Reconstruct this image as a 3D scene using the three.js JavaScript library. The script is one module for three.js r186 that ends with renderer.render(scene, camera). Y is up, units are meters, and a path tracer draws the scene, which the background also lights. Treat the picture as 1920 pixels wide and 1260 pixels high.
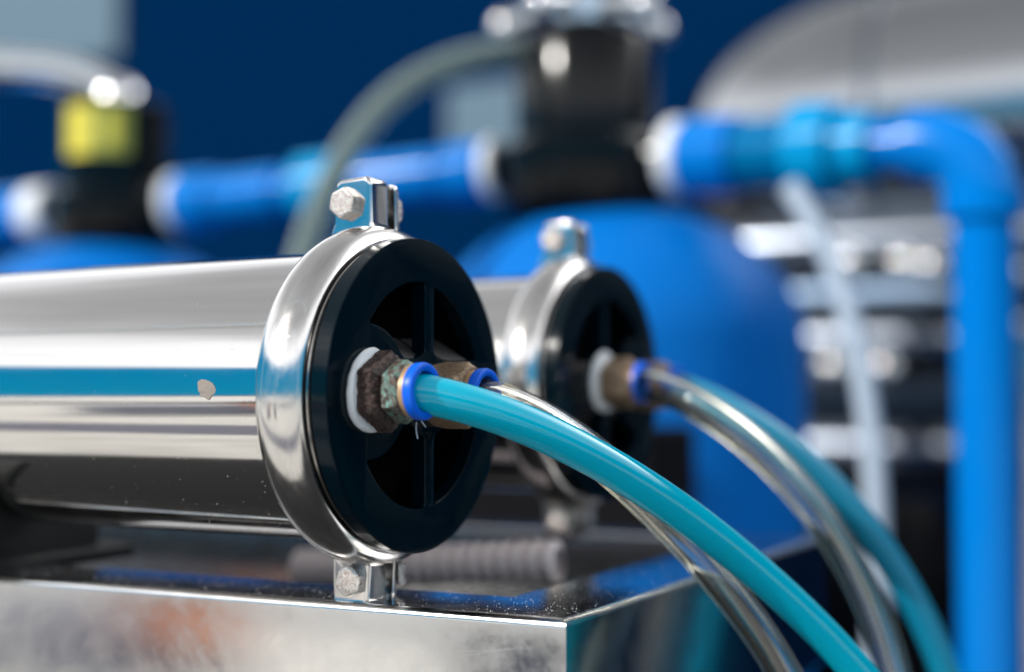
import * as THREE from 'three';
import { mergeGeometries, mergeVertices, toCreasedNormals as creasedMetres } from 'three/addons/utils/BufferGeometryUtils.js';
import { RoundedBoxGeometry } from 'three/addons/geometries/RoundedBoxGeometry.js';
import { createNoise3D, createNoise2D } from 'simplex-noise';

// ------------------------------------------------------------------ camera, sky, sun, exposure
const W = 1920, H = 1260, F = 2650;                       // the photograph's size and its focal length in pixels
const YAW = THREE.MathUtils.degToRad(60.5), PITCH = Math.atan(122 / F);
const scene = new THREE.Scene();
const camera = new THREE.PerspectiveCamera(2 * Math.atan(H / 2 / F) * 180 / Math.PI, W / H, 0.02, 200);
const fwdH = new THREE.Vector3(-Math.cos(YAW), 0, -Math.sin(YAW)), up = new THREE.Vector3(0, 1, 0);
const fwd = fwdH.clone().multiplyScalar(Math.cos(PITCH)).addScaledVector(up, Math.sin(PITCH));
const right = new THREE.Vector3().crossVectors(fwd, up).normalize(), top = new THREE.Vector3().crossVectors(right, fwd);
const ray = (x, y) => fwd.clone().addScaledVector(right, (x - W / 2) / F).addScaledVector(top, (H / 2 - y) / F);
const EYE = ray(791, 741).multiplyScalar(-0.45);          // the near end cap's face centre is the origin
const at = (x, y, d) => EYE.clone().addScaledVector(ray(x, y), d);          // a point at depth d in metres
const onY = (x, y, h) => { const r = ray(x, y); return EYE.clone().addScaledVector(r, (h - EYE.y) / r.y); };
camera.position.copy(EYE);
camera.up.set(0, 1, 0);
camera.lookAt(EYE.clone().add(fwd));
camera.focus = 0.436;
camera.userData.fStop = 3.3;
camera.updateMatrixWorld(true);

let seedV = 12345;
const rnd = () => { seedV = (seedV * 1664525 + 1013904223) >>> 0; return seedV / 4294967296; };
const n3 = createNoise3D(rnd), n2 = createNoise2D(rnd);
const fbm = (x, y, z, o = 4) => { let s = 0, a = 0.5; for (let i = 0; i < o; i++) { s += a * n3(x, y, z); x *= 2.03; y *= 2.03; z *= 2.03; a *= 0.5; } return s; };
const sstep = THREE.MathUtils.smoothstep, lerp = THREE.MathUtils.lerp, clamp = THREE.MathUtils.clamp;

const SUN = new THREE.Vector3(-0.42, 0.56, 0.74).normalize();
// a bright cloud deck over a clear blue band along the horizon, the same all round but for a glow added at the sun
{
  const w = 1024, h = 512, d = new Float32Array(w * h * 4);
  for (let j = 0; j < h; j++) {
    const el = ((j + 0.5) / h - 0.5) * Math.PI, y = Math.sin(el), c = Math.cos(el);
    for (let i = 0; i < w; i++) {
      const az = (i + 0.5) / w * 2 * Math.PI, x = c * Math.cos(az), z = c * Math.sin(az);
      const deg = el * 180 / Math.PI;
      const n = fbm(x * 2.2, y * 7, z * 2.2, 5);
      const cloud = sstep(deg + n * 0.8, 15.6, 17.2);
      const thick = 1.0 + 0.16 * fbm(x * 4 + 9, y * 6, z * 4, 4);
      const k = (j * w + i) * 4, lowT = clamp(deg / 13, 0, 1);
      const blue = deg < 0 ? [0.10, 0.30, 0.42] : [lerp(0.03, 0.01, lowT), lerp(1.3, 1.15, lowT), lerp(2.3, 2.3, lowT)];
      const high = sstep(deg + n * 5, 22, 44), white = [5.6, 5.7, 5.9].map((c, q) => lerp(c, [1.9, 1.95, 2.02][q] * lerp(1, 0.7, sstep(deg, 45, 90)), high));
      const sa = Math.acos(clamp(x * SUN.x + y * SUN.y + z * SUN.z, -1, 1)) * 180 / Math.PI, glow = 26 * Math.exp(-((sa / 17) ** 2)) * thick;
      for (let q = 0; q < 3; q++) d[k + q] = lerp(blue[q], white[q] * thick + glow, cloud);
      d[k + 3] = 1;
    }
  }
  const t = new THREE.DataTexture(d, w, h, THREE.RGBAFormat, THREE.FloatType);
  t.mapping = THREE.EquirectangularReflectionMapping; t.magFilter = THREE.LinearFilter; t.minFilter = THREE.LinearFilter; t.needsUpdate = true;
  scene.background = t; scene.environment = t;
  scene.environmentIntensity = 0.3; scene.backgroundIntensity = 0.3;
}
const sun = new THREE.DirectionalLight(new THREE.Color(1, 0.96, 0.9), 4.2);
sun.position.copy(SUN).multiplyScalar(4);
sun.castShadow = true; sun.shadow.mapSize.set(2048, 2048);
Object.assign(sun.shadow.camera, { left: -4, right: 4, top: 4, bottom: -4, near: 0.1, far: 20 });
scene.add(sun, sun.target);
const renderer = new THREE.WebGLRenderer({ antialias: true });
renderer.toneMapping = THREE.LinearToneMapping;
renderer.toneMappingExposure = 1.06;
renderer.shadowMap.enabled = true;

// ------------------------------------------------------------------ helpers
const used = {};
const numbered = (n) => { const k = used[n] = (used[n] ?? -1) + 1; return k ? n + '_' + String(k).padStart(3, '0') : n; };
const tag = (o, label, category, group, kind) => { if (label) o.userData.label = label; if (category) o.userData.category = category; if (group) o.userData.group = group; if (kind) o.userData.kind = kind; return o; };
function thing(name, label, category, pos = [0, 0, 0], group) {
  const o = new THREE.Group(); o.name = numbered(name); scene.add(o);
  if (pos.isVector3) o.position.copy(pos); else o.position.set(...pos);
  return tag(o, label, category, group);
}
function mesh(name, geo, material, parent) {
  const g = Array.isArray(geo) ? join(geo) : geo;
  const m = new THREE.Mesh(g, material); m.castShadow = m.receiveShadow = true;
  m.name = parent ? name : numbered(name);
  (parent ?? scene).add(m);
  return m;
}
const join = (list) => mergeGeometries(list.map((g) => { const q = g.index ? g.toNonIndexed() : g; for (const k of Object.keys(q.attributes)) if (!['position', 'normal', 'uv'].includes(k)) q.deleteAttribute(k); return q; }));
const structure = (name, geo, m) => tag(mesh(name, geo, m), null, null, null, 'structure');
// a turned part about the X axis; profile = [[x, r], ...] with x rising for an outside
function latheX(profile, seg = 96, crease = 0.55) {
  let g = new THREE.LatheGeometry(profile.map(([x, r]) => new THREE.Vector2(Math.max(r, 1e-6), x)), seg);
  g.rotateZ(-Math.PI / 2);
  return crease ? toCreasedNormals(g, crease) : g;
}
function latheY(profile, seg = 96, crease = 0.55) {
  const g = new THREE.LatheGeometry(profile.map(([y, r]) => new THREE.Vector2(Math.max(r, 1e-6), y)), seg);
  return crease ? toCreasedNormals(g, crease) : g;
}
const toCreasedNormals = (g, a) => { const q = creasedMetres(g.scale(1000, 1000, 1000), a); q.scale(0.001, 0.001, 0.001); return q; };   // the addon welds at 0.01 units
const box = (w, h, d, r = 0.001, s = 2) => new RoundedBoxGeometry(w, h, d, s, Math.min(r, w / 2.01, h / 2.01, d / 2.01));
const curve = (pts) => new THREE.CatmullRomCurve3(pts, false, 'centripetal');
const smooth = (pts) => { let q = curve(pts).getSpacedPoints(240); for (let k = 0; k < 5; k++) q = q.map((p, i) => { const w = Math.min(14, i, q.length - 1 - i), a = new THREE.Vector3(); for (let j = -w; j <= w; j++) a.add(q[i + j]); return a.divideScalar(2 * w + 1); }); return new THREE.CatmullRomCurve3(q.filter((_, i) => i % 6 === 0)); };
const tube = (pts, r, n = 160, seg = 40) => new THREE.TubeGeometry(pts.length > 5 ? smooth(pts) : curve(pts), n, r, seg, false);
function flip(g) { const i = g.index.array; for (let k = 0; k < i.length; k += 3) { const t = i[k]; i[k] = i[k + 1]; i[k + 1] = t; } const n = g.attributes.normal.array; for (let k = 0; k < n.length; k++) n[k] *= -1; return g; }
const hollow = (pts, R, r, n = 180) => [tube(pts, R, n, 48), flip(tube(pts, r, n, 48))];
// turned part between two points
function between(a, b, profileOf, seg = 64) {
  const L = a.distanceTo(b), g = latheX(profileOf(L), seg);
  g.applyQuaternion(new THREE.Quaternion().setFromUnitVectors(new THREE.Vector3(1, 0, 0), b.clone().sub(a).normalize()));
  g.translate(a.x, a.y, a.z);
  return g;
}

// ------------------------------------------------------------------ textures
function dataTex(w, h, fn, srgb) {
  const d = new Uint8Array(w * h * 4);
  for (let y = 0; y < h; y++) for (let x = 0; x < w; x++) { const c = fn(x / w, y / h, x, y), k = (y * w + x) * 4; for (let q = 0; q < 3; q++) d[k + q] = clamp(Math.round((Array.isArray(c) ? c[q] : c) * 255), 0, 255); d[k + 3] = 255; }
  const t = new THREE.DataTexture(d, w, h); t.magFilter = THREE.LinearFilter; t.minFilter = THREE.LinearMipmapLinearFilter; t.generateMipmaps = true;
  t.wrapS = t.wrapT = THREE.RepeatWrapping; if (srgb) t.colorSpace = THREE.SRGBColorSpace; t.needsUpdate = true; return t;
}
// periodic fbm on the unit square
const per = (u, v, s, k = 0, o = 4) => { const a = u * 2 * Math.PI, b = v * 2 * Math.PI; return fbm(Math.cos(a) * s + k, Math.sin(a) * s + Math.cos(b) * s * 0.7, Math.sin(b) * s + k * 2, o); };
function canvasTex(w, h, draw, srgb = false) {
  const c = document.createElement('canvas'); c.width = w; c.height = h; draw(c.getContext('2d'), w, h);
  const t = new THREE.CanvasTexture(c); t.wrapS = t.wrapT = THREE.RepeatWrapping; if (srgb) t.colorSpace = THREE.SRGBColorSpace; return t;
}
const scratches = (ctx, w, h, n, lmin, lmax, tilt, light) => {
  for (let i = 0; i < n; i++) {
    const x = rnd() * w, y = rnd() * h, l = lmin + rnd() * (lmax - lmin), a = (rnd() - 0.5) * tilt;
    const v = Math.round(light[0] + rnd() * (light[1] - light[0]));
    ctx.strokeStyle = `rgba(${v},${v},${v},${0.15 + rnd() * 0.5})`; ctx.lineWidth = 0.5 + rnd() * 0.9;
    ctx.beginPath(); ctx.moveTo(x, y); ctx.quadraticCurveTo(x + l / 2 * Math.cos(a), y + l / 2 * Math.sin(a) + (rnd() - 0.5) * 6, x + l * Math.cos(a), y + l * Math.sin(a)); ctx.stroke();
  }
};
const specks = (ctx, w, h, n, r0, r1, light) => { for (let i = 0; i < n; i++) { const v = Math.round(light[0] + rnd() * (light[1] - light[0])); ctx.fillStyle = `rgba(${v},${v},${v},${0.4 + rnd() * 0.6})`; ctx.beginPath(); ctx.ellipse(rnd() * w, rnd() * h, r0 + rnd() * rnd() * (r1 - r0), r0 + rnd() * rnd() * (r1 - r0), rnd() * 3, 0, 7); ctx.fill(); } };

// polished steel: roughness with smears, dust and drops; bump with fine scratches and a slow waviness
const steelRough = canvasTex(1024, 1024, (c, w, h) => {
  const im = c.createImageData(w, h);
  for (let y = 0; y < h; y++) for (let x = 0; x < w; x++) { const v = 120 + 46 * per(x / w, y / h, 1.6, 3, 5) + 18 * per(x / w, y / h, 7, 8, 3), k = (y * w + x) * 4; im.data[k] = im.data[k + 1] = im.data[k + 2] = v; im.data[k + 3] = 255; }
  c.putImageData(im, 0, 0);
  scratches(c, w, h, 160, 20, 180, 0.5, [150, 235]); specks(c, w, h, 420, 0.6, 2.6, [170, 255]);
});
const steelBump = canvasTex(1024, 1024, (c, w, h) => {
  const im = c.createImageData(w, h);
  for (let y = 0; y < h; y++) for (let x = 0; x < w; x++) { const v = 128 + 40 * per(x / w, y / h, 0.9, 11, 3) + 3 * (rnd() - 0.5), k = (y * w + x) * 4; im.data[k] = im.data[k + 1] = im.data[k + 2] = v; im.data[k + 3] = 255; }
  c.putImageData(im, 0, 0);
  scratches(c, w, h, 120, 30, 220, 0.35, [96, 128]); specks(c, w, h, 160, 0.6, 2.0, [150, 200]);
});
const tileOf = (t, u, v) => { const q = t.clone(); q.repeat.set(u, v); q.needsUpdate = true; return q; };
const dustColor = dataTex(1024, 512, (u, v) => { const n = per(u, v, 9, 21, 3), a = rnd(); return a > 0.9965 ? 0.62 + 0.3 * rnd() : 1 - 0.06 * Math.max(0, n); }, false);

const steel = (o = {}) => new THREE.MeshPhysicalMaterial({ color: new THREE.Color(0.60, 0.585, 0.57), metalness: 1, roughness: 0.22, roughnessMap: steelRough, ...o });
const M = {
  tube: steel({ roughness: 0.15, roughnessMap: tileOf(steelRough, 2, 5), bumpMap: tileOf(steelBump, 2, 5), bumpScale: 0.00003 }),
  ring: steel({ roughness: 0.34, roughnessMap: tileOf(steelRough, 4, 1), bumpMap: tileOf(steelBump, 4, 1), bumpScale: 0.00012 }),
  lug: steel({ roughness: 0.26, bumpMap: tileOf(steelBump, 1, 1), bumpScale: 0.00015 }),
  rail: steel({ color: new THREE.Color(0.62, 0.61, 0.6), roughness: 0.2 }),
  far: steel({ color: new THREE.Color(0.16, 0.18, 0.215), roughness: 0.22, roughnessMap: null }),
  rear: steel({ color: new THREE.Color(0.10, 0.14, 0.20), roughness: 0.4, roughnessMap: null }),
  chrome: steel({ color: new THREE.Color(0.72, 0.72, 0.73), roughness: 0.12, roughnessMap: null }),
  cap: new THREE.MeshPhysicalMaterial({ color: new THREE.Color(0.0003, 0.0046, 0.0082), roughness: 0.34, roughnessMap: steelRough, specularIntensity: 0.3 }),
  hole: new THREE.MeshPhysicalMaterial({ color: new THREE.Color(0.0016, 0.0015, 0.0015), roughness: 0.8, specularIntensity: 0.1 }),
  black: new THREE.MeshPhysicalMaterial({ color: new THREE.Color(0.006, 0.006, 0.007), roughness: 0.38, roughnessMap: steelRough, specularIntensity: 0.7 }),
  dark: new THREE.MeshPhysicalMaterial({ color: new THREE.Color(0.004, 0.004, 0.005), roughness: 0.7, specularIntensity: 0.15 }),
  rubber: new THREE.MeshStandardMaterial({ color: new THREE.Color(0.008, 0.008, 0.008), roughness: 0.6 }),
  valve: new THREE.MeshPhysicalMaterial({ color: new THREE.Color(0.002, 0.003, 0.004), roughness: 0.14, specularIntensity: 0.38 }),
  collet: new THREE.MeshPhysicalMaterial({ color: new THREE.Color(0.001, 0.10, 0.62), roughness: 0.36, specularIntensity: 0.45 }),
  bluePvc: new THREE.MeshPhysicalMaterial({ color: new THREE.Color(0.0002, 0.148, 0.50), specularIntensity: 0.2, roughness: 0.16 }),
  cyanPvc: new THREE.MeshPhysicalMaterial({ color: new THREE.Color(0.0003, 0.235, 0.50), specularIntensity: 0.2, roughness: 0.16 }),
  tank: new THREE.MeshPhysicalMaterial({ color: new THREE.Color(0.0004, 0.130, 0.46), specularIntensity: 0.16, roughness: 0.45, bumpMap: tileOf(steelBump, 3, 3), bumpScale: 0.0004 }),
  wall: new THREE.MeshPhysicalMaterial({ color: new THREE.Color(0.0003, 0.015, 0.056), roughness: 0.8, specularIntensity: 0 }),  // wall blue with shade put into the colour
  white: new THREE.MeshStandardMaterial({ color: new THREE.Color(0.72, 0.74, 0.76), roughness: 0.5 }),
  whiteHose: new THREE.MeshPhysicalMaterial({ color: new THREE.Color(0.36, 0.43, 0.52), roughness: 0.4 }),
  tan: new THREE.MeshPhysicalMaterial({ color: new THREE.Color(0.40, 0.26, 0.15), metalness: 0.3, roughness: 0.45 }),
  clear: new THREE.MeshPhysicalMaterial({ color: new THREE.Color(1, 1, 1), transmission: 1, thickness: 0.002, roughness: 0.05, ior: 1.47, attenuationColor: new THREE.Color(0.88, 0.80, 0.48), attenuationDistance: 0.015 }),
  clearFar: new THREE.MeshPhysicalMaterial({ color: new THREE.Color(0.45, 0.55, 0.52), transmission: 0.85, thickness: 0.002, roughness: 0.2, ior: 1.45, attenuationColor: new THREE.Color(0.75, 0.85, 0.78), attenuationDistance: 0.02 }),
};
// turquoise hose: faint lengthwise scuffs and a little grime
const hoseColor = dataTex(1024, 256, (u, v) => {
  const s = 0.008 * per(u, v, 1.2, 40, 3) + 0.004 * n2(u * 2, v * 60), g = 0.5 * sstep(per(u, v, 7, 50, 4), 0.36, 0.55);
  const c = [0.0 + 0.2 * g, 0.63 + s - 0.03 * g, 0.735 + s - 0.16 * g]; return c;
}, true);
const hoseRough = dataTex(512, 256, (u, v) => 0.62 + 0.05 * n2(u * 2, v * 70) + 0.15 * per(u, v, 5, 60, 3));
M.teal = new THREE.MeshPhysicalMaterial({ map: tileOf(hoseColor, 3, 1), roughness: 0.12, specularIntensity: 0.8, roughnessMap: tileOf(hoseRough, 1, 1) });
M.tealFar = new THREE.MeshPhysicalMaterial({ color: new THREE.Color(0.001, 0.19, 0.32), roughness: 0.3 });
// rusted nut and verdigris hex: colour and pitting
const rustColor = dataTex(512, 256, (u, v) => {
  const n = per(u, v, 3, 70, 5), m = per(u, v, 9, 75, 4), p = sstep(m, 0.16, 0.36);
  const a = [0.17 + 0.16 * n, 0.12 + 0.12 * n, 0.105 + 0.11 * n]; return [lerp(a[0], 0.52, p * 0.75), lerp(a[1], 0.40, p * 0.75), lerp(a[2], 0.37, p * 0.75)];
}, true);
const verdColor = dataTex(512, 256, (u, v) => {
  const n = per(u, v, 1.0, 80, 4), m = per(u, v, 2.4, 85, 3), g = sstep(n + 0.5 * m, -0.3, 0.35), b = sstep(m - 0.3 * n, 0.12, 0.3), dk = sstep(per(u, v, 1.7, 92, 4), 0.08, 0.26);
  const c = [lerp(0.34, 0.33, g), lerp(0.28, 0.44, g), lerp(0.24, 0.41, g)].map((x, q) => lerp(x, [0.50, 0.68, 0.65][q], b * 0.4)); return c.map((x, q) => lerp(x, [0.20, 0.15, 0.13][q], dk * 0.8));
}, true);
const pitBump = dataTex(512, 256, (u, v) => 0.5 + 0.35 * per(u, v, 12, 95, 4) + 0.25 * per(u, v, 4, 99, 3));
const brassColor = dataTex(256, 128, (u, v) => { const n = per(u, v, 3, 110, 5); return [0.56 + 0.2 * n, 0.47 + 0.17 * n, 0.38 + 0.14 * n]; }, true);
M.rust = new THREE.MeshPhysicalMaterial({ map: rustColor, roughness: 0.62, bumpMap: pitBump, bumpScale: 0.0012, metalness: 0.2 });
M.verd = new THREE.MeshPhysicalMaterial({ map: verdColor, roughness: 0.5, bumpMap: pitBump, bumpScale: 0.00025, metalness: 0.15 });
M.brass = new THREE.MeshPhysicalMaterial({ map: brassColor, roughness: 0.42, metalness: 0.5, bumpMap: pitBump, bumpScale: 0.0002 });
M.bolt = steel({ map: dataTex(256, 256, (u, v) => { const n = sstep(per(u, v, 4, 120, 5), 0.05, 0.35); return [lerp(0.86, 0.55, n), lerp(0.85, 0.40, n), lerp(0.84, 0.30, n)]; }, true), color: new THREE.Color(0.8, 0.8, 0.8), roughness: 0.42, bumpMap: pitBump, bumpScale: 0.0003 });

// ------------------------------------------------------------------ ground, wall, things added for the steel to mirror
const GROUND = EYE.y - 1.0;
const concrete = dataTex(512, 512, (u, v) => { const n = per(u, v, 2, 130, 5) * 0.12 + per(u, v, 12, 133, 3) * 0.08; return [0.79 + n, 0.78 + n, 0.755 + n]; }, true);
{
  const g = new THREE.PlaneGeometry(160, 160); g.rotateX(-Math.PI / 2); g.translate(0, GROUND, 0);
  structure('ground', g, new THREE.MeshStandardMaterial({ map: tileOf(concrete, 60, 60), roughness: 0.85 }));
}
const WALLZ = -2.7;
{
  const g = new THREE.BoxGeometry(14, 2.75, 0.2); g.translate(-1, GROUND + 1.375, WALLZ - 0.1);
  const w = mesh('wall', g, M.wall); tag(w, 'blue wall filling the blurred background, its colour darkened for shade', 'wall');
}
{ // beam and dark ground strips, added for the steel to mirror
  const t = thing('added_gantry', 'pale steel beam added high above the yard, seen only mirrored in the steel', 'added_gantry', [0, GROUND + 4.4, 2.2]);
  mesh('beam', box(12, 0.22, 0.16, 0.01), M.white, t);
  for (const x of [-5.9, 5.9]) mesh('post', box(0.16, 4.4, 0.16, 0.01).translate(x, -2.2, 0), M.white, t);
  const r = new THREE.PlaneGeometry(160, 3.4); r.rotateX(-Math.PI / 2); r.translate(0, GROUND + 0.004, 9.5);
  structure('added_road', r, new THREE.MeshStandardMaterial({ color: new THREE.Color(0.075, 0.075, 0.085), roughness: 0.9 }));  // dark strip added out of view for the steel to mirror
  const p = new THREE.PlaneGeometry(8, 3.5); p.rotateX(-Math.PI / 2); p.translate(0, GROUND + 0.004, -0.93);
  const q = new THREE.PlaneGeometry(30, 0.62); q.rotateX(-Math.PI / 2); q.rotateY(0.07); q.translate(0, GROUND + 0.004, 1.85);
  structure('added_dark_strip', q, new THREE.MeshStandardMaterial({ color: new THREE.Color(0.13, 0.13, 0.17), roughness: 0.9 }));  // unseen dark strip, added for its streak mirrored in the tube
  structure('ground_shade', p, new THREE.MeshStandardMaterial({ color: new THREE.Color(0.007, 0.007, 0.008), roughness: 0.9 }));  // near-black sheet standing in for shade on the ground by the machine
}
// ------------------------------------------------------------------ membrane housings
const hexLathe = (prof, R, seg = 96, round = 0.0, amp = 0, key = 0, freq = 300) => {   // prof [[x, k, hexness]]; a hexagonal body about X with noise
  const nx = prof.length, pos = [], uv = [], idx = [];
  for (let i = 0; i < nx; i++) for (let j = 0; j <= seg; j++) {
    const a = j / seg * 2 * Math.PI, [x, k, hx = 1] = prof[i];
    const s = ((a + 10 * Math.PI / 3) % (Math.PI / 3)) - Math.PI / 6, hexR = Math.cos(Math.PI / 6) / Math.cos(s);
    let r = R * k * lerp(0.93, Math.min(hexR, 0.992), hx);
    const wy = Math.cos(a), wz = Math.sin(a);
    if (amp && k > 0.05) r += amp * fbm(x * freq + key, wy * R * freq, wz * R * freq, 4);
    pos.push(x + (amp && i > 0 && i < nx - 1 ? amp * 0.5 * fbm(x * freq + 50 + key, wy * R * freq, wz * R * freq, 3) : 0), r * wy, r * wz); uv.push(j / seg * 2, x / R / 2);
  }
  for (let i = 0; i < nx - 1; i++) for (let j = 0; j < seg; j++) { const a = i * (seg + 1) + j, b = a + seg + 1; idx.push(a, a + 1, b, b, a + 1, b + 1); }
  const g = new THREE.BufferGeometry(); g.setAttribute('position', new THREE.Float32BufferAttribute(pos, 3)); g.setAttribute('uv', new THREE.Float32BufferAttribute(uv, 2)); g.setIndex(idx); g.computeVertexNormals();
  return toCreasedNormals(g, amp ? 0.75 : 0.4);
};
const fine = (prof, n) => { const o = []; for (let i = 0; i < prof.length - 1; i++) for (let k = 0; k < n; k++) o.push(prof[i].map((v, q) => lerp(v, prof[i + 1][q] ?? v, k / n))); o.push(prof[prof.length - 1]); return o; };
const mm = (p) => p.map(([x, ...r]) => [x / 1000, ...r]);

function fitting(parent, [y, z], kind) {
  const f = new THREE.Group(); f.name = 'hose_fitting'; f.position.set(0, y, z); parent.add(f);
  const worn = kind === 'worn';
  // PTFE washer, a little uneven
  const w = latheX([[-0.0005, 0.004], [-0.0005, 0.0122], [0.0005, 0.0128], [0.0012, 0.0128], [0.0021, 0.0124], [0.0024, 0.006]], 96, 0.5);
  const p = w.attributes.position; for (let i = 0; i < p.count; i++) { const a = Math.atan2(p.getZ(i), p.getY(i)), k = 1 + 0.03 * Math.sin(3 * a + 1) + 0.02 * n2(Math.cos(a) * 2, Math.sin(a) * 2); p.setY(i, p.getY(i) * k); p.setZ(i, p.getZ(i) * k); }
  if (kind !== 'clean') mesh('washer', w, M.white, f);
  const nut = fine(mm([[2.2, 0.3, 1], [2.2, 0.96, 1], [2.9, 1.01, 1], [7.6, 1, 1], [8.3, 0.9, 0.4], [9.0, 0.62, 0]]), worn ? 5 : 1);
  const body = fine(mm([[8.6, 0.6, 0], [9.0, 0.92, 0.6], [9.6, 1, 1], [13.2, 1, 1], [14.4, 0.95, 0.3], [15.0, 0.88, 0], [15.0, 0.5, 0]]), worn ? 5 : 1);
  if (worn) for (const w of [[[781, 792], [780, 803], [781, 812], [783, 822]], [[790, 790], [794, 795], [798, 801]]]) mesh('tape_strand', new THREE.TubeGeometry(curve(w.map(([x, y], i) => at(x, y, 0.430 - 0.001 * i).sub(new THREE.Vector3(0, 0.001, 0.028)))), 20, 0.00025, 8), M.whiteHose, f);
  if (worn) {
    mesh('nut', hexLathe(nut, 0.0122, 144, 0, 0.0008, 3, 380), M.rust, f);
    mesh('hex_body', hexLathe(body, 0.0096, 144, 0, 0.0003, 17, 180), M.verd, f);
  } else mesh('hex_body', hexLathe(fine(mm([[kind === 'clean' ? -1 : 2.8, 0.3, 1], [kind === 'clean' ? -1 : 2.8, 0.94, 0.6], [3.8, 1, 1], [12.6, 1, 1], [13.6, 0.95, 0.3], [14.4, 0.9, 0], [15, 0.88, 0], [15, 0.5, 0]]), 2), 0.0108, 96, 0, 0.00012, 30, 200), M.brass, f);
  mesh('sleeve', latheX([[0.0148, 0.005], [0.0148, 0.0079], [0.0166, 0.0079], [0.0166, 0.005]]), M.tan, f);
  mesh('collet', latheX([[0.0166, 0.0060], [0.0166, 0.0081], [0.0170, 0.0085], [0.0190, 0.0086], [0.0198, 0.0083], [0.0201, 0.0077], [0.0201, 0.0068], [0.0197, 0.0062], [0.0150, 0.0061]], 96, 0.7), M.collet, f);
  return f;
}
// the pierced end plate: four sector openings round an off-centre hub
function capShape() {
  const s = new THREE.Shape(); s.absarc(0, 0, 0.0494, 0, 2 * Math.PI);
  const smax = (a, b, k) => { const h = clamp(0.5 - 0.5 * (b - a) / k, 0, 1); return lerp(b, a, h) + k * h * (1 - h); };
  const sd = (sx, sy) => (u, v) => {            // below zero inside an opening; u, v in mm, u towards the left of the plate
    let d = Math.hypot(u, v) - 36.5;
    d = smax(d, 1.9 - sx * (u + 5), 2.2);        // upright rib
    d = smax(d, (sy > 0 ? 11 : 8) - sy * v, 2.2);              // level rib
    d = smax(d, 12.5 - Math.hypot(u + 5, v), 3); // hub
    d = smax(d, 20 - Math.hypot(u - 28, v - 1), 2.5);   // boss of the outer port
    return d;
  };
  for (const sx of [-1, 1]) for (const sy of [-1, 1]) {
    const f = sd(sx, sy); let best = [0, 0], bv = 1e9;
    for (let u = -40; u < 40; u += 0.5) for (let v = -40; v < 40; v += 0.5) { const q = f(u, v); if (q < bv) { bv = q; best = [u, v]; } }
    const pts = [];
    for (let i = 0; i < 120; i++) { const a = -i / 120 * 2 * Math.PI; let r = 0; while (f(best[0] + r * Math.cos(a), best[1] + r * Math.sin(a)) < 0 && r < 60) r += 0.1; pts.push(new THREE.Vector2((best[0] + r * Math.cos(a)) / 1000, (best[1] + r * Math.sin(a)) / 1000)); }
    s.holes.push(new THREE.Path(pts));
  }
  return s;
}
function clampEar(parent, sign) {
  // front ear: a folded strap standing off the ring, back ear beyond the gap, a bolt through both
  const g = new THREE.Group(); g.name = 'clamp_lug'; parent.add(g);
  const prof = new THREE.Shape();   // seen from the front (x along the housing, y up): flared foot, upright body
  prof.moveTo(-0.0108, -0.006); prof.quadraticCurveTo(-0.0085, 0.000, -0.0072, 0.003); prof.lineTo(-0.0066, 0.0165); prof.quadraticCurveTo(-0.0064, 0.0186, -0.0045, 0.0188);
  prof.lineTo(0.0052, 0.0194); prof.quadraticCurveTo(0.0068, 0.0192, 0.0069, 0.0172); prof.lineTo(0.0072, 0.003); prof.quadraticCurveTo(0.0082, -0.002, 0.0100, -0.006); prof.closePath();
  const ex = (d, z, b = 0.0008) => { const e = new THREE.ExtrudeGeometry(prof, { depth: d, bevelEnabled: true, bevelThickness: b, bevelSize: b, bevelSegments: 4, curveSegments: 10 }); e.translate(0, 0, z); return toCreasedNormals(e, 0.6); };
  const back = ex(0.0012, -0.0085, 0.0004);
  const fold = box(0.0105, 0.0014, 0.0075, 0.0006).rotateX(-0.35).translate(0.0002, 0.0188, -0.0052);
  const hexS = new THREE.Shape(); for (let i = 0; i < 6; i++) { const q = (i / 6) * 2 * Math.PI + 0.35; hexS[i ? 'lineTo' : 'moveTo'](0.0043 * Math.cos(q), 0.0043 * Math.sin(q)); }
  const bolt = new THREE.ExtrudeGeometry(hexS, { depth: 0.0030, bevelEnabled: true, bevelThickness: 0.0008, bevelSize: 0.0008, bevelSegments: 4 });
  { const u = bolt.attributes.uv; for (let i = 0; i < u.count; i++) u.setXY(i, u.getX(i) * 90 + 0.5, u.getY(i) * 90 + 0.5); }
  const nut = join([hexLathe(mm([[0, 0.3, 1], [0, 0.95, 1], [3.6, 1, 1], [4.2, 0.9, 0], [4.2, 0.3, 0]]), 0.0064, 48).rotateY(Math.PI / 2), new THREE.SphereGeometry(0.0046, 24, 16).translate(0, 0, -0.0042), new THREE.CylinderGeometry(0.0027, 0.0027, 0.02, 20).rotateX(Math.PI / 2).translate(0, 0, 0.008)]);
  const parts = [['ear', ex(0.0075, -0.0005, 0.0014), M.lug], ['back_ear', back, M.lug], ['fold', fold, M.lug], ['bolt', bolt.translate(-0.0016, 0.0102, 0.0086), M.bolt], ['nut', nut.translate(-0.0010, 0.0100, -0.0098), M.bolt]];
  for (const [n, geo, m] of parts) { if (n !== 'bolt' && n !== 'nut') geo.scale(0.86, 0.84, 1); else geo.translate(0, -0.0014, 0); if (sign < 0) { const q = new THREE.Matrix4().makeRotationZ(Math.PI); geo.applyMatrix4(q); geo.translate(0, 0, 0); } geo.translate(-0.0215, sign > 0 ? 0.0530 : -0.0500, 0); mesh(n, geo, m, parent); }
  parent.remove(g);
}
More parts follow.
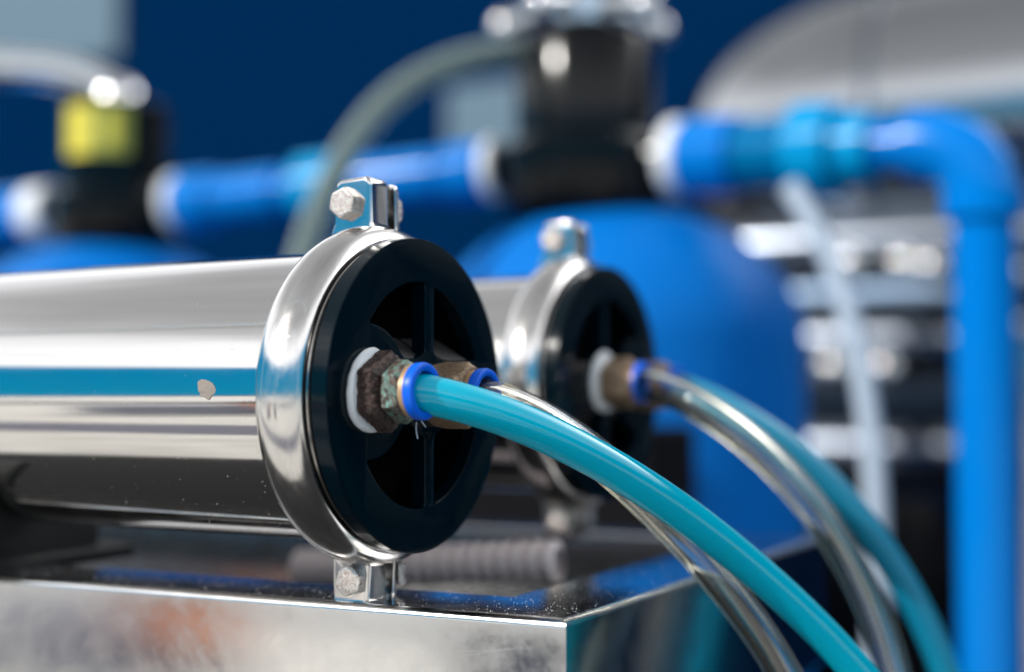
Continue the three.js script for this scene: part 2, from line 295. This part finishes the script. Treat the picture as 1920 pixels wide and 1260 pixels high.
function housing(pos, label, kinds, turned) {
  const t = thing('membrane_housing', label, 'filter housing', pos);
  const L = 0.95;
  mesh('tube', latheX([[-L, 0.0472], [-0.034, 0.0472], [-0.010, 0.0472]], 160, 0), M.tube, t);
  // clamp ring: a deep rounded bead with turned lips
  const ring = new THREE.Group(); ring.name = 'clamp_ring'; t.add(ring);
  const prof = [[-0.0262, 0.0468], [-0.0262, 0.0474]], C = -0.0171, A = 0.0089;
  for (let i = 0; i <= 40; i++) { const a = Math.PI * (1 - i / 40); prof.push([C + A * Math.cos(a), 0.0474 + 0.0074 * Math.pow(Math.sin(a), 0.75)]); }
  prof.push([-0.0083, 0.0482], [-0.0077, 0.0484], [-0.0073, 0.0478], [-0.0075, 0.0453]);
  mesh('bead', latheX(prof, 192, 0.7), M.ring, ring);
  clampEar(ring, 1); clampEar(ring, -1);
  mesh('gasket', latheX([[-0.0080, 0.040], [-0.0080, 0.0455], [-0.0074, 0.0468], [-0.0068, 0.0455], [-0.0064, 0.044]], 160, 0.8), M.rubber, t);
  const cap = new THREE.Group(); cap.name = 'end_cap'; t.add(cap);
  const e = new THREE.ExtrudeGeometry(capShape(), { depth: 0.0049, bevelEnabled: true, bevelThickness: 0.0004, bevelSize: 0.0006, bevelSegments: 2, curveSegments: 96 });
  e.translate(0, 0, -0.0055); e.rotateY(Math.PI / 2);          // shape u -> -z, so mirror to put +u at +z (the left of the plate)
  e.scale(1, 1, -1); { const ix = e.index; const pa = e.attributes.position, na = e.attributes.normal, ua = e.attributes.uv; for (let i = 0; i < pa.count; i += 3) for (const A of [pa, na, ua]) for (let q = 0; q < A.itemSize; q++) { const s = A.array[(i + 1) * A.itemSize + q]; A.array[(i + 1) * A.itemSize + q] = A.array[(i + 2) * A.itemSize + q]; A.array[(i + 2) * A.itemSize + q] = s; } }
  { const ua = e.attributes.uv, pa = e.attributes.position; for (let i = 0; i < pa.count; i++) ua.setXY(i, pa.getZ(i) * 10 + 0.3, pa.getY(i) * 10); }
  const plate = mesh('plate', toCreasedNormals(e, 0.3), M.cap, cap);
  mesh('recess', [latheX([[-0.0220, 0.0005], [-0.0220, 0.0380]], 64), latheX([[-0.0054, 0.0385], [-0.0220, 0.0385]], 64)], M.hole, cap);
  // sloping webs that run from the hub back into the openings
  const webs = [];
  for (const s of [-1, 1]) { const g = new THREE.BufferGeometry(); const z0 = -0.005 - s * 0.0012, z1 = z0 - s * 0.022; // upper side
    const a = [-0.0006, 0.0112, z0], b = [-0.0006, 0.0118, z1], c = [-0.0125, 0.0190, z1], d = [-0.0125, 0.0185, z0];
    const th = 0.002, lo = (q) => [q[0] - th, q[1] - th, q[2]]; const V = [a, b, c, d, lo(a), lo(b), lo(c), lo(d)], I = [0, 1, 2, 0, 2, 3, 4, 6, 5, 4, 7, 6, 0, 4, 5, 0, 5, 1, 2, 6, 7, 2, 7, 3, 0, 3, 7, 0, 7, 4, 1, 5, 6, 1, 6, 2];
    g.setAttribute('position', new THREE.Float32BufferAttribute(V.flat(), 3)); g.setAttribute('uv', new THREE.Float32BufferAttribute(V.flatMap((q) => [q[2] * 10, q[1] * 10]), 2)); g.setIndex(I); const q = g.toNonIndexed(); q.computeVertexNormals(); webs.push(q); }
  mesh('web', webs, new THREE.MeshPhysicalMaterial({ color: new THREE.Color(0.03, 0.029, 0.03), roughness: 0.45 }), cap);  // paler than the plate: light on the slopes put into the colour
  mesh('rim_band', latheX([[-0.0064, 0.0440], [-0.0064, 0.0488], [-0.0060, 0.0492], [-0.0056, 0.0486]], 160, 0.6), M.black, cap);
  const k = turned ? -1 : 1; if (turned) cap.rotation.x = Math.PI;
  fitting(t, [0.001 * k, 0.028 * k], kinds[0]);
  fitting(t, [0, -0.008 * k], kinds[1]);
  return t;
}
const h1 = housing([0, 0, 0], 'front polished steel filter housing with corroded green fitting on its black end cap', ['worn', 'clean']);
{ // a flake of grey dirt stuck to the front of the tube
  const g = new THREE.IcosahedronGeometry(0.0030, 5), p = g.attributes.position;
  for (let i = 0; i < p.count; i++) { const v = new THREE.Vector3().fromBufferAttribute(p, i), k = 1 + 0.6 * fbm(v.x * 260 + 7, v.y * 260 + 3, v.z * 260); p.setXYZ(i, v.x * k * 1.1, v.y * k * 0.9, v.z * 0.08 * k); }
  g.computeVertexNormals();
  const dr = ray(386, 729), A_ = dr.y ** 2 + dr.z ** 2, B_ = EYE.y * dr.y + EYE.z * dr.z, q = EYE.clone().addScaledVector(dr, (-B_ - Math.sqrt(B_ * B_ - A_ * (EYE.y ** 2 + EYE.z ** 2 - 0.0472 ** 2))) / A_); g.rotateX(-Math.asin(clamp(q.y / 0.0472, -1, 1))); g.translate(q.x, q.y, q.z);
  mesh('dirt_flake', g, new THREE.MeshStandardMaterial({ color: new THREE.Color(0.22, 0.19, 0.165), roughness: 0.9 }), h1);
}
{ // fine grit stuck to the tube and the ring
  const grit = new THREE.InstancedMesh(new THREE.IcosahedronGeometry(0.00016, 0), new THREE.MeshStandardMaterial({ color: new THREE.Color(0.5, 0.47, 0.44), roughness: 0.9 }), 260), m4 = new THREE.Matrix4();
  for (let i = 0; i < 260; i++) { const a = (rnd() - 0.35) * 1.9, x = -0.028 - 0.16 * rnd() ** 2, s = 0.35 + 0.9 * rnd() ** 3; m4.makeScale(s, s, s); m4.setPosition(x, 0.0472 * Math.sin(-a), 0.0472 * Math.cos(a)); grit.setMatrixAt(i, m4); }
  grit.name = 'grit'; grit.userData.kind = 'stuff'; h1.add(grit);
}
const c2 = at(1146, 718, 0.607);
const h2 = housing(c2, 'second polished steel filter housing, blurred, behind the front one and before the blue tank', ['clean', 'white'], true);

// ------------------------------------------------------------------ hoses from the caps
const port = (o, y, z) => new THREE.Vector3(o.x + 0.012, o.y + y, o.z + z);
const hosePath = (o, y, z, pts) => [port(o, y, z), port(o, y, z).add(new THREE.Vector3(0.010, 0, 0)), ...pts.map((p) => at(...p))];
tag(mesh('hose', tube(hosePath(new THREE.Vector3(), 0.001, 0.028, [[900, 758, 0.424], [1000, 797, 0.428], [1100, 847, 0.436], [1200, 906, 0.446], [1300, 974, 0.457], [1405, 1057, 0.468], [1515, 1158, 0.478], [1604, 1250, 0.486], [1680, 1345, 0.492], [1735, 1460, 0.496]]), 0.006, 240, 56), M.teal),
  'glossy turquoise hose curving down from the corroded green fitting in the foreground', 'hose');
tag(mesh('hose', hollow(hosePath(new THREE.Vector3(), 0.000, -0.008, [[960, 752, 0.455], [1040, 795, 0.462], [1130, 862, 0.470], [1220, 945, 0.476], [1300, 1030, 0.480], [1380, 1125, 0.483], [1440, 1205, 0.485], [1490, 1290, 0.486], [1530, 1400, 0.487]]), 0.006, 0.0038), M.clear),
  'clear plastic hose hanging under the foreground turquoise hose, across the steel rail corner', 'hose');
tag(mesh('hose', hollow(hosePath(c2, 0, 0.008, [[1300, 752, 0.555], [1380, 800, 0.556], [1460, 872, 0.558], [1530, 955, 0.560], [1590, 1045, 0.562], [1640, 1145, 0.563], [1675, 1250, 0.564], [1700, 1360, 0.565]]), 0.0066, 0.0042), M.clear),
  'clear plastic hose arching from the brass fitting on the blurred second housing', 'hose');
tag(mesh('hose', tube(hosePath(c2, -0.001, -0.028, [[1330, 752, 0.60], [1420, 795, 0.602], [1510, 860, 0.605], [1590, 940, 0.61], [1660, 1035, 0.615], [1720, 1135, 0.62], [1770, 1245, 0.625], [1810, 1380, 0.63]]), 0.0064, 200, 40), M.tealFar),
  'blurred turquoise hose arching just outside the clear hose of the second housing', 'hose');

// ------------------------------------------------------------------ the steel frame under the housings
const railTop = EYE.y - 0.0635;
{
  const c = onY(1061, 1162, railTop);                       // the outer corner, top edge
  const t = thing('support_frame', 'polished stainless steel box frame with mitred corner below the front housing', 'frame', c);
  const S = 0.038, r = 0.0027, DEP = 0.29;
  t.rotation.y = THREE.MathUtils.degToRad(2.3);
  const plan = new THREE.Shape([[-r, -r], [-1.2 + r, -r], [-1.2 + r, DEP - r], [-r, DEP - r]].map((p) => new THREE.Vector2(...p)));
  plan.holes.push(new THREE.Path([[-S + r, S - r], [-S + r, DEP - S + r], [-1.2 + S - r, DEP - S + r], [-1.2 + S - r, S - r]].map((p) => new THREE.Vector2(...p))));
  const shape = new THREE.Shape([[-r, r], [-1.2 + r, r], [-1.2 + r, DEP - r], [-r, DEP - r]].map((p) => new THREE.Vector2(...p))); shape.holes = plan.holes;
  const e = new THREE.ExtrudeGeometry(shape, { depth: 0.06 - 2 * r, bevelEnabled: true, bevelThickness: r, bevelSize: r, bevelSegments: 12 });
  e.rotateX(-Math.PI / 2); e.translate(0, -0.06 + r, 0);
  { const p = e.attributes.position, n = e.attributes.normal, u = e.attributes.uv; for (let i = 0; i < p.count; i++) { const up_ = Math.abs(n.getY(i)) > 0.7; u.setXY(i, (Math.abs(n.getX(i)) > 0.7 ? p.getZ(i) : p.getX(i)) * 7, (up_ ? p.getZ(i) : p.getY(i)) * 7); } }
  mesh('welded_rail', toCreasedNormals(e, 0.1), steel({ color: new THREE.Color(0.64, 0.63, 0.62), roughness: 0.3, bumpMap: steelBump, bumpScale: 0.00003 }), t);
  // dust grains lying on the top faces
  const grains = new THREE.InstancedMesh(new THREE.IcosahedronGeometry(0.00012, 0), new THREE.MeshStandardMaterial({ color: new THREE.Color(0.55, 0.55, 0.56), roughness: 0.8 }), 900);
  const m4 = new THREE.Matrix4();
  for (let i = 0; i < 900; i++) { const s = 0.5 + 1.6 * rnd() * rnd(), side = i % 3 === 0; m4.makeScale(s, s * 0.6, s); if (side) m4.setPosition(-S * rnd(), 0.00005, -0.16 * rnd()); else m4.setPosition(-0.32 * rnd(), 0.00005, -S * rnd()); grains.setMatrixAt(i, m4); }
  grains.name = 'dust'; grains.userData.kind = 'stuff'; t.add(grains);
}
{ // black rubber saddle that carries the tube, at the left edge
  const t = thing('pipe_saddle', 'black rubber saddle under the front housing at the left edge', 'saddle', [-0.245, 0, 0]);
  const s = new THREE.Shape(); s.moveTo(-0.054, -0.012); s.absarc(0, 0, 0.0479, Math.PI + 0.26, 2 * Math.PI - 0.26); s.lineTo(0.054, -0.012); s.lineTo(0.05, -0.062); s.lineTo(-0.05, -0.062); s.closePath();
  const e = new THREE.ExtrudeGeometry(s, { depth: 0.10, bevelEnabled: true, bevelSize: 0.0015, bevelThickness: 0.0015, bevelSegments: 2 }); e.translate(0, 0, -0.05); e.rotateY(Math.PI / 2);
  mesh('cradle', e, M.rubber, t);
  mesh('foot', box(0.12, 0.006, 0.13, 0.002).translate(0, -0.0645, 0), M.rubber, t);
}

// ------------------------------------------------------------------ pressure tanks and their valves
function tank(pos, R, label) {         // pos: the apex of the dome
  const hgt = R * 0.74, bottom = GROUND - pos.y;
  const t = thing('pressure_tank', label, 'tank', pos, null);
  const p = [[bottom + 0.06, R * 0.98], [bottom + 0.08, R]];
  for (let i = 0; i <= 40; i++) { const a = i / 40 * Math.PI / 2; p.push([-hgt + hgt * Math.sin(a), R * Math.cos(a)]); }
  mesh('shell', latheY(p, 128, 0), M.tank, t);
  mesh('foot_ring', latheY([[bottom, R * 0.93], [bottom, R * 1.02], [bottom + 0.12, R * 1.012], [bottom + 0.122, R * 0.9]], 96), M.valve, t);
  return t;
}
const tA = at(1155, 388, 1.20), tB = at(205, 452, 1.385);
tank(tA, 0.157, 'large blue pressure tank with domed top under the black valve with chrome star knob');
tank(tB, 0.157, 'blue pressure tank whose dome just shows above the front housing at left');

{ // valve A
  const b = at(1098, 375, 1.19); b.x = at(1098, 375, 1.19).x;
  const t = thing('filter_valve', 'black cylindrical filter valve with chrome star knob on the large blue tank', 'valve', b);
  mesh('base', latheY([[-0.012, 0.05], [-0.012, 0.066], [-0.004, 0.070], [0.040, 0.070], [0.046, 0.066], [0.050, 0.060]], 72), M.valve, t);
  mesh('body', latheY([[0.049, 0.0585], [0.130, 0.0585], [0.136, 0.055], [0.139, 0.02]], 72), M.valve, t);
  for (const s of [-1, 1]) mesh('port', between(new THREE.Vector3(s * 0.055, 0.026, 0), new THREE.Vector3(s * 0.076, 0.026, 0), (L) => [[0, 0.024], [L * 0.7, 0.024], [L * 0.75, 0.027], [L, 0.027], [L, 0.018]], 48), M.valve, t);
  const k = new THREE.Group(); k.name = 'knob'; t.add(k);
  mesh('hub', latheY([[0.138, 0.016], [0.146, 0.016], [0.150, 0.024], [0.170, 0.024], [0.176, 0.014], [0.176, 0.0]], 48), M.chrome, k);
  for (let i = 0; i < 5; i++) { const a = i / 5 * 2 * Math.PI + 0.35, dir = new THREE.Vector3(Math.cos(a), 0, Math.sin(a)); mesh('arm', [tube([dir.clone().multiplyScalar(0.01).setY(0.162), dir.clone().multiplyScalar(0.045).setY(0.160), dir.clone().multiplyScalar(0.066).setY(0.154)], 0.008, 12, 16), new THREE.SphereGeometry(0.012, 24, 16).translate(dir.x * 0.07, 0.152, dir.z * 0.07)], M.chrome, k); }
}
{ // valve B
  const b = at(215, 440, 1.375);
  const t = thing('filter_valve', 'black filter valve with yellow label and bent chrome lever at the upper left', 'valve', b);
  mesh('base', latheY([[-0.012, 0.05], [-0.012, 0.056], [-0.004, 0.060], [0.036, 0.060], [0.042, 0.054]], 72), M.valve, t);
  mesh('body', latheY([[0.041, 0.0515], [0.122, 0.0515], [0.126, 0.048], [0.128, 0.02]], 72), M.valve, t);
  for (const s of [-1, 1]) mesh('port', between(new THREE.Vector3(s * 0.05, 0.028, 0), new THREE.Vector3(s * 0.073, 0.028, 0), (L) => [[0, 0.024], [L, 0.026], [L, 0.018]], 48), M.valve, t);
  const toEye = EYE.clone().sub(b).setY(0).normalize(), a0 = Math.atan2(toEye.x, toEye.z);
  const lab = new THREE.CylinderGeometry(0.0525, 0.0525, 0.048, 40, 1, true, a0 - 1.0, 1.25).translate(0, 0.094, 0);
  mesh('label', lab, new THREE.MeshStandardMaterial({ map: canvasTex(256, 128, (c, w, h) => { c.fillStyle = 'rgb(205,190,40)'; c.fillRect(0, 0, w, h); c.fillStyle = 'rgb(120,130,45)'; c.fillRect(w * 0.42, 0, w, h); c.fillStyle = 'rgb(190,180,60)'; c.fillRect(w * 0.62, h * 0.15, w * 0.2, h * 0.7); }, true), roughness: 0.5, side: THREE.DoubleSide }), t);  // olive right part paints in the shaded side of the yellow label
  const o = (x, y, d) => at(x, y, d).sub(b);
  mesh('lever', [tube([o(232, 205, 1.37), o(225, 185, 1.365), o(185, 160, 1.36), o(120, 136, 1.355), o(40, 128, 1.35), o(-80, 124, 1.345)], 0.0165, 60, 32), new THREE.SphereGeometry(0.024, 32, 20).translate(...o(222, 192, 1.365).toArray())], M.chrome, t);
}
// blue pipework
function pipeRun(label, list) {
  const t = thing('blue_pipe', label, 'pipe');
  for (const [name, a, b, r, m, prof] of list) mesh(name, between(a, b, prof ?? ((L) => [[0, r * 0.7], [0, r * 0.93], [0.002, r], [L - 0.002, r], [L, r * 0.93], [L, r * 0.7]]), 56), m, t);
  return t;
}
{
  const A = at(328, 384, 1.335), B = at(935, 318, 1.205), P = (k) => A.clone().lerp(B, k), r = 0.0205;
  pipeRun('blue pipe joining the two black valves behind the front housing', [
    ['end_ring', P(0), P(0.03), 0.0290, M.white], ['union_nut', P(0.03), P(0.15), 0.0290, M.bluePvc], ['pipe', P(0.1), P(0.95), r, M.bluePvc], ['sleeve', P(0.14), P(0.36), 0.0245, M.bluePvc],
    ['coupling', P(0.42), P(0.58), 0.0315, M.cyanPvc], ['sleeve', P(0.6), P(0.84), 0.0235, M.bluePvc], ['union_nut', P(0.86), P(0.972), 0.0268, M.bluePvc], ['end_ring', P(0.972), P(1), 0.0270, M.white]]);
}
{
  const A = at(1258, 297, 1.15), B = at(1842, 268, 1.0), P = (k) => A.clone().lerp(B, k), r = 0.0215, D = new THREE.Vector3(B.x, GROUND, B.z);
  const t = pipeRun('blue pipe with ribbed union and elbow running down at the right edge', [
    ['end_ring', P(0.005), P(0.062), 0.0318, M.white], ['union_nut', P(0.062), P(0.25), 0.0315, M.bluePvc], ['pipe', P(0.2), P(0.84), r * 0.92, M.bluePvc],
    ['adapter', P(0.25), P(0.46), 0.0238, M.cyanPvc], ['collar', P(0.44), P(0.58), 0.0372, M.cyanPvc], ['adapter', P(0.58), P(0.69), 0.0280, M.cyanPvc]]);
  for (let i = 0; i < 8; i++) mesh('rib', between(P(0.27 + i * 0.022), P(0.278 + i * 0.022), (L) => [[0, 0.02], [0, 0.0272], [L, 0.0272], [L, 0.02]], 40), M.cyanPvc, t);
  const dir = B.clone().sub(A).normalize(), b0 = B.clone().addScaledVector(dir, -0.052), b1 = B.clone().add(new THREE.Vector3(0, -0.05, 0));
  const cv = new THREE.CubicBezierCurve3(b0, B.clone().addScaledVector(dir, -0.014), B.clone().add(new THREE.Vector3(0, -0.014, 0)), b1);
  mesh('elbow', new THREE.TubeGeometry(cv, 40, 0.0268, 40), M.bluePvc, t);
  mesh('elbow_socket', between(b1.clone().add(new THREE.Vector3(0, 0.018, 0)), b1.clone().add(new THREE.Vector3(0, -0.004, 0)), (L) => [[0, 0.02], [0, 0.0272], [0.001, 0.0282], [L - 0.001, 0.0282], [L, 0.0275], [L, 0.02]], 48), M.bluePvc, t);
  mesh('downpipe', between(b1.clone().add(new THREE.Vector3(0, 0.002, 0)), D, (L) => [[0, r], [L, r]], 56), M.bluePvc, t);
}
{
  const A = at(-160, 425, 1.52), B = at(103, 396, 1.41), P = (k) => A.clone().lerp(B, k);
  pipeRun('short blue pipe meeting the left valve at the left edge', [['pipe', P(0), P(0.9), 0.0205, M.bluePvc], ['union_nut', P(0.62), P(0.86), 0.0265, M.bluePvc], ['end_ring', P(0.86), P(1), 0.027, M.white]]);
}
// hoses behind
tag(mesh('hose', hollow([at(545, 560, 1.0), at(575, 455, 1.02), at(615, 345, 1.05), at(680, 235, 1.08), at(770, 150, 1.12), at(880, 105, 1.15), at(985, 92, 1.18), at(1080, 95, 1.2)], 0.0108, 0.0080, 120), M.clearFar), 'blurred grey green clear hose arching up behind the front clamp to the black valve', 'hose');
tag(mesh('hose', tube([at(1480, 350, 1.03), at(1520, 400, 1.02), at(1570, 510, 1.01), at(1605, 640, 1.0), at(1630, 780, 0.995), at(1640, 900, 0.99), at(1645, 1010, 0.99), at(1645, 1300, 0.99)], 0.0080, 120, 28), M.whiteHose), 'thin blurred white hose hanging between the blue tank and blue downpipe', 'hose');

// ------------------------------------------------------------------ steel tubes and vessel at the right
[[464, 'uppermost'], [648, 'middle'], [850, 'lowest']].forEach(([y, w]) => {
  const p = at(1650, y, 1.75), t = thing('steel_cylinder', w + ' of three blurred horizontal steel cylinders behind the blue downpipe', 'cylinder', p, 'steel cylinders racked behind the downpipe');
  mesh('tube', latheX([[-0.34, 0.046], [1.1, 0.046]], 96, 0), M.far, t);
  for (const [bx, by] of { uppermost: [[1595, 492], [1690, 495], [1745, 500], [1900, 512]], middle: [[1560, 690], [1660, 690], [1898, 612], [1904, 690]], lowest: [[1590, 960]] }[w]) { const q = at(bx, by, 1.62).sub(p); mesh('glint_ball', new THREE.SphereGeometry(0.019, 32, 24).translate(q.x, q.y, q.z), M.chrome, t); mesh('bracket', box(0.03, 0.012, 0.09, 0.002).translate(q.x, q.y - 0.01, q.z - 0.05), M.dark, t); }  // chrome balls on brackets, added to throw blurred glints
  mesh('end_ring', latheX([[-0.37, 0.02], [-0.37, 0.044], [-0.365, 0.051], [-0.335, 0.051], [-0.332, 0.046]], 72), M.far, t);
});
[[562, 'upper'], [750, 'lower']].forEach(([y, w]) => {
  const p = at(1650, y, 2.0), t = thing('steel_cylinder', w + ' of two blurred steel cylinders in the bluish rear row at the right', 'cylinder', p, 'rear row of steel cylinders');
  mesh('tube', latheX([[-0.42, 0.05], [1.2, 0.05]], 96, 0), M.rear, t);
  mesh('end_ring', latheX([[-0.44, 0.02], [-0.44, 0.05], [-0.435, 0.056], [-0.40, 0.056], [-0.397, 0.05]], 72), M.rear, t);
});
{
  const p = at(1720, 262, 2.25), t = thing('steel_vessel', 'large horizontal stainless steel vessel with rounded end at the upper right', 'vessel', p);
  M.vessel = steel({ color: new THREE.Color(0.36, 0.37, 0.385), roughness: 0.13, roughnessMap: null }); const R = 0.25, pr = [];
  for (let i = 0; i <= 24; i++) { const a = i / 24 * Math.PI / 2; pr.push([-0.02 - 0.37 * Math.cos(a), R * Math.sin(a)]); }
  pr.push([1.6, R]);
  mesh('shell', latheX(pr, 128, 0), M.vessel, t);
  mesh('seam', latheX([[-0.022, R], [-0.019, R + 0.004], [-0.011, R + 0.004], [-0.008, R]], 96), M.far, t);
}
tag(mesh('steel_post', new THREE.CylinderGeometry(0.014, 0.014, 1.0, 32).translate(0, -0.5, 0), M.vessel), 'steel post at the far right edge beside the blue downpipe', 'post').position.copy(at(1926, 640, 1.25));
// pale panels on the wall
{
  const onWall = (x, y) => { const r = ray(x, y); return EYE.clone().addScaledVector(r, (WALLZ + 0.012 - EYE.z) / r.z); };
  const panel = (x0, y0, x1, y1, name, label, cat) => { const a = onWall(x0, y0), b = onWall(x1, y1); const m = mesh(name, box(Math.abs(b.x - a.x), Math.abs(a.y - b.y), 0.024, 0.004), new THREE.MeshStandardMaterial({ color: new THREE.Color(0.06, 0.12, 0.17), roughness: 0.6 })); m.position.set((a.x + b.x) / 2, (a.y + b.y) / 2, WALLZ + 0.012); tag(m, label, cat); };
  panel(-150, -150, 225, 105, 'wall_panel', 'pale grey panel on the blue wall at the upper left corner', 'panel');
  panel(842, 165, 1020, 330, 'wall_panel', 'small grey panel on the blue wall left of the black valve', 'panel');
}
// ------------------------------------------------------------------ low things seen between the housings and the rail
{
  const a = at(560, 1066, 0.63), b = at(1058, 1052, 0.575), dir = b.clone().sub(a), L = dir.length();
  const pr = [[0, 0.006]]; const n = Math.floor(L / 0.0068);
  for (let i = 0; i < n; i++) { const x = i * 0.0068; pr.push([x, 0.0056], [x + 0.0014, 0.0088], [x + 0.0036, 0.0088], [x + 0.0050, 0.0056]); }
  tag(mesh('corrugated_conduit', between(a, b, () => pr, 40), new THREE.MeshStandardMaterial({ color: new THREE.Color(0.66, 0.57, 0.56), roughness: 0.5 })), 'pale ribbed conduit lying behind the clamp foot and the steel rail', 'conduit');
}
tag(mesh('blue_beam', box(1.0, 0.07, 0.05, 0.004).translate(-0.55, 0, 0), new THREE.MeshStandardMaterial({ color: new THREE.Color(0.0004, 0.006, 0.026), roughness: 0.6 })), 'dark blue painted beam behind the steel rail', 'beam').position.copy(at(900, 1218, 0.74));

{ // dark tray added inside the frame to darken what the tube mirrors
  const c = onY(1061, 1162, railTop);
  tag(mesh('added_dark_tray', box(1.05, 0.004, 0.24, 0.001), M.black), 'black tray added inside the steel frame to darken what the housings mirror', 'tray').position.set(c.x - 0.58, railTop - 0.064, c.z - 0.165);
  const q = at(1222, 800, 0.93);
  tag(mesh('added_cabinet', box(0.26, 0.9, 0.08, 0.006), M.dark), 'black cabinet added to darken the gap below the second housing', 'cabinet').position.set(q.x - 0.13, q.y - 0.45, q.z - 0.04);  // backdrop box added only to keep the gap black
  const m = at(1620, 1120, 1.34), mt = thing('added_motor', 'black motor shape added to darken the corner left of the blue downpipe', 'motor', m);  // dark filler shape, added where the corner lies black
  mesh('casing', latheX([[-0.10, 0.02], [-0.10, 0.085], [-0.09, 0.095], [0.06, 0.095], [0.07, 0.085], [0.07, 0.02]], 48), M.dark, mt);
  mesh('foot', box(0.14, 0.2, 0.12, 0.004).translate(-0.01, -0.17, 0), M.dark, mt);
  const rp = at(1660, 680, 2.2);
  tag(mesh('added_rack_panel', box(1.5, 0.62, 0.02, 0.003), M.wall), 'dark blue panel added to darken the gaps behind the three steel cylinders', 'panel').position.set(rp.x + 0.42, rp.y - 0.06, rp.z);  // added sheet that blackens the gaps between the cylinders
  const kb = at(300, 1070, 1.08);
  tag(mesh('cement_block', box(0.34, 0.07, 0.06, 0.006), new THREE.MeshStandardMaterial({ color: new THREE.Color(0.5, 0.45, 0.39), roughness: 0.8 })), 'cream cement block seen blurred in the gap under the front housing', 'block').position.copy(kb);
  tag(mesh('blue_block', box(0.022, 0.03, 0.022, 0.002), M.wall), 'small dark blue block before the cream cement block, just above the rail', 'block').position.copy(at(192, 1085, 0.93));
  // things added in the yard for the front rail to mirror
  const inYard = (x, y) => { const r = ray(x, y), hit = EYE.clone().addScaledVector(r, (c.z - EYE.z) / r.z), dir = r.clone().reflect(new THREE.Vector3(Math.sin(0.0401), 0, Math.cos(0.0401))), p = hit.addScaledVector(dir, (GROUND - hit.y) / dir.y); return [p.x, GROUND, p.z]; };
  const d = thing('added_orange_drum', 'orange plastic drum added in the yard, seen only mirrored in the front steel rail', 'drum', inYard(355, 1212));  // orange shape added in place of the viewer mirrored in the rail
  mesh('shell', latheY([[0.16, 0.2], [0.17, 0.22], [0.30, 0.23], [0.32, 0.24], [0.34, 0.23], [0.5, 0.22], [0.53, 0.2]], 48), new THREE.MeshStandardMaterial({ color: new THREE.Color(0.62, 0.19, 0.06), roughness: 0.5 }), d);
  mesh('lid', latheY([[0.52, 0.19], [0.55, 0.205], [0.66, 0.18], [0.66, 0]], 48), M.dark, d);
  mesh('stand', latheY([[0, 0.24], [0.16, 0.24], [0.165, 0.1]], 48), M.wall, d);
  const g1 = thing('added_grey_crate', 'grey slatted crate added in the yard, seen only mirrored at the left of the rail', 'crate', inYard(130, 1225));  // added for a grey blotch in the rail
  for (let k = 0; k < 4; k++) mesh('slat', box(0.75, 0.09, 0.5, 0.01).translate(0, 0.06 + k * 0.11, 0), new THREE.MeshStandardMaterial({ color: new THREE.Color(0.26, 0.27, 0.32), roughness: 0.8 }), g1);
  const g2 = thing('added_navy_bin', 'dark bin with lid added in the yard, seen only mirrored near the rail corner', 'bin', inYard(985, 1262));  // added for a dark patch in the rail
  mesh('body', latheY([[0, 0.17], [0.02, 0.2], [0.42, 0.24], [0.44, 0.25]], 40), M.wall, g2); mesh('lid', latheY([[0.44, 0.26], [0.47, 0.26], [0.5, 0.2], [0.52, 0]], 40), M.dark, g2);
}

renderer.render(scene, camera);
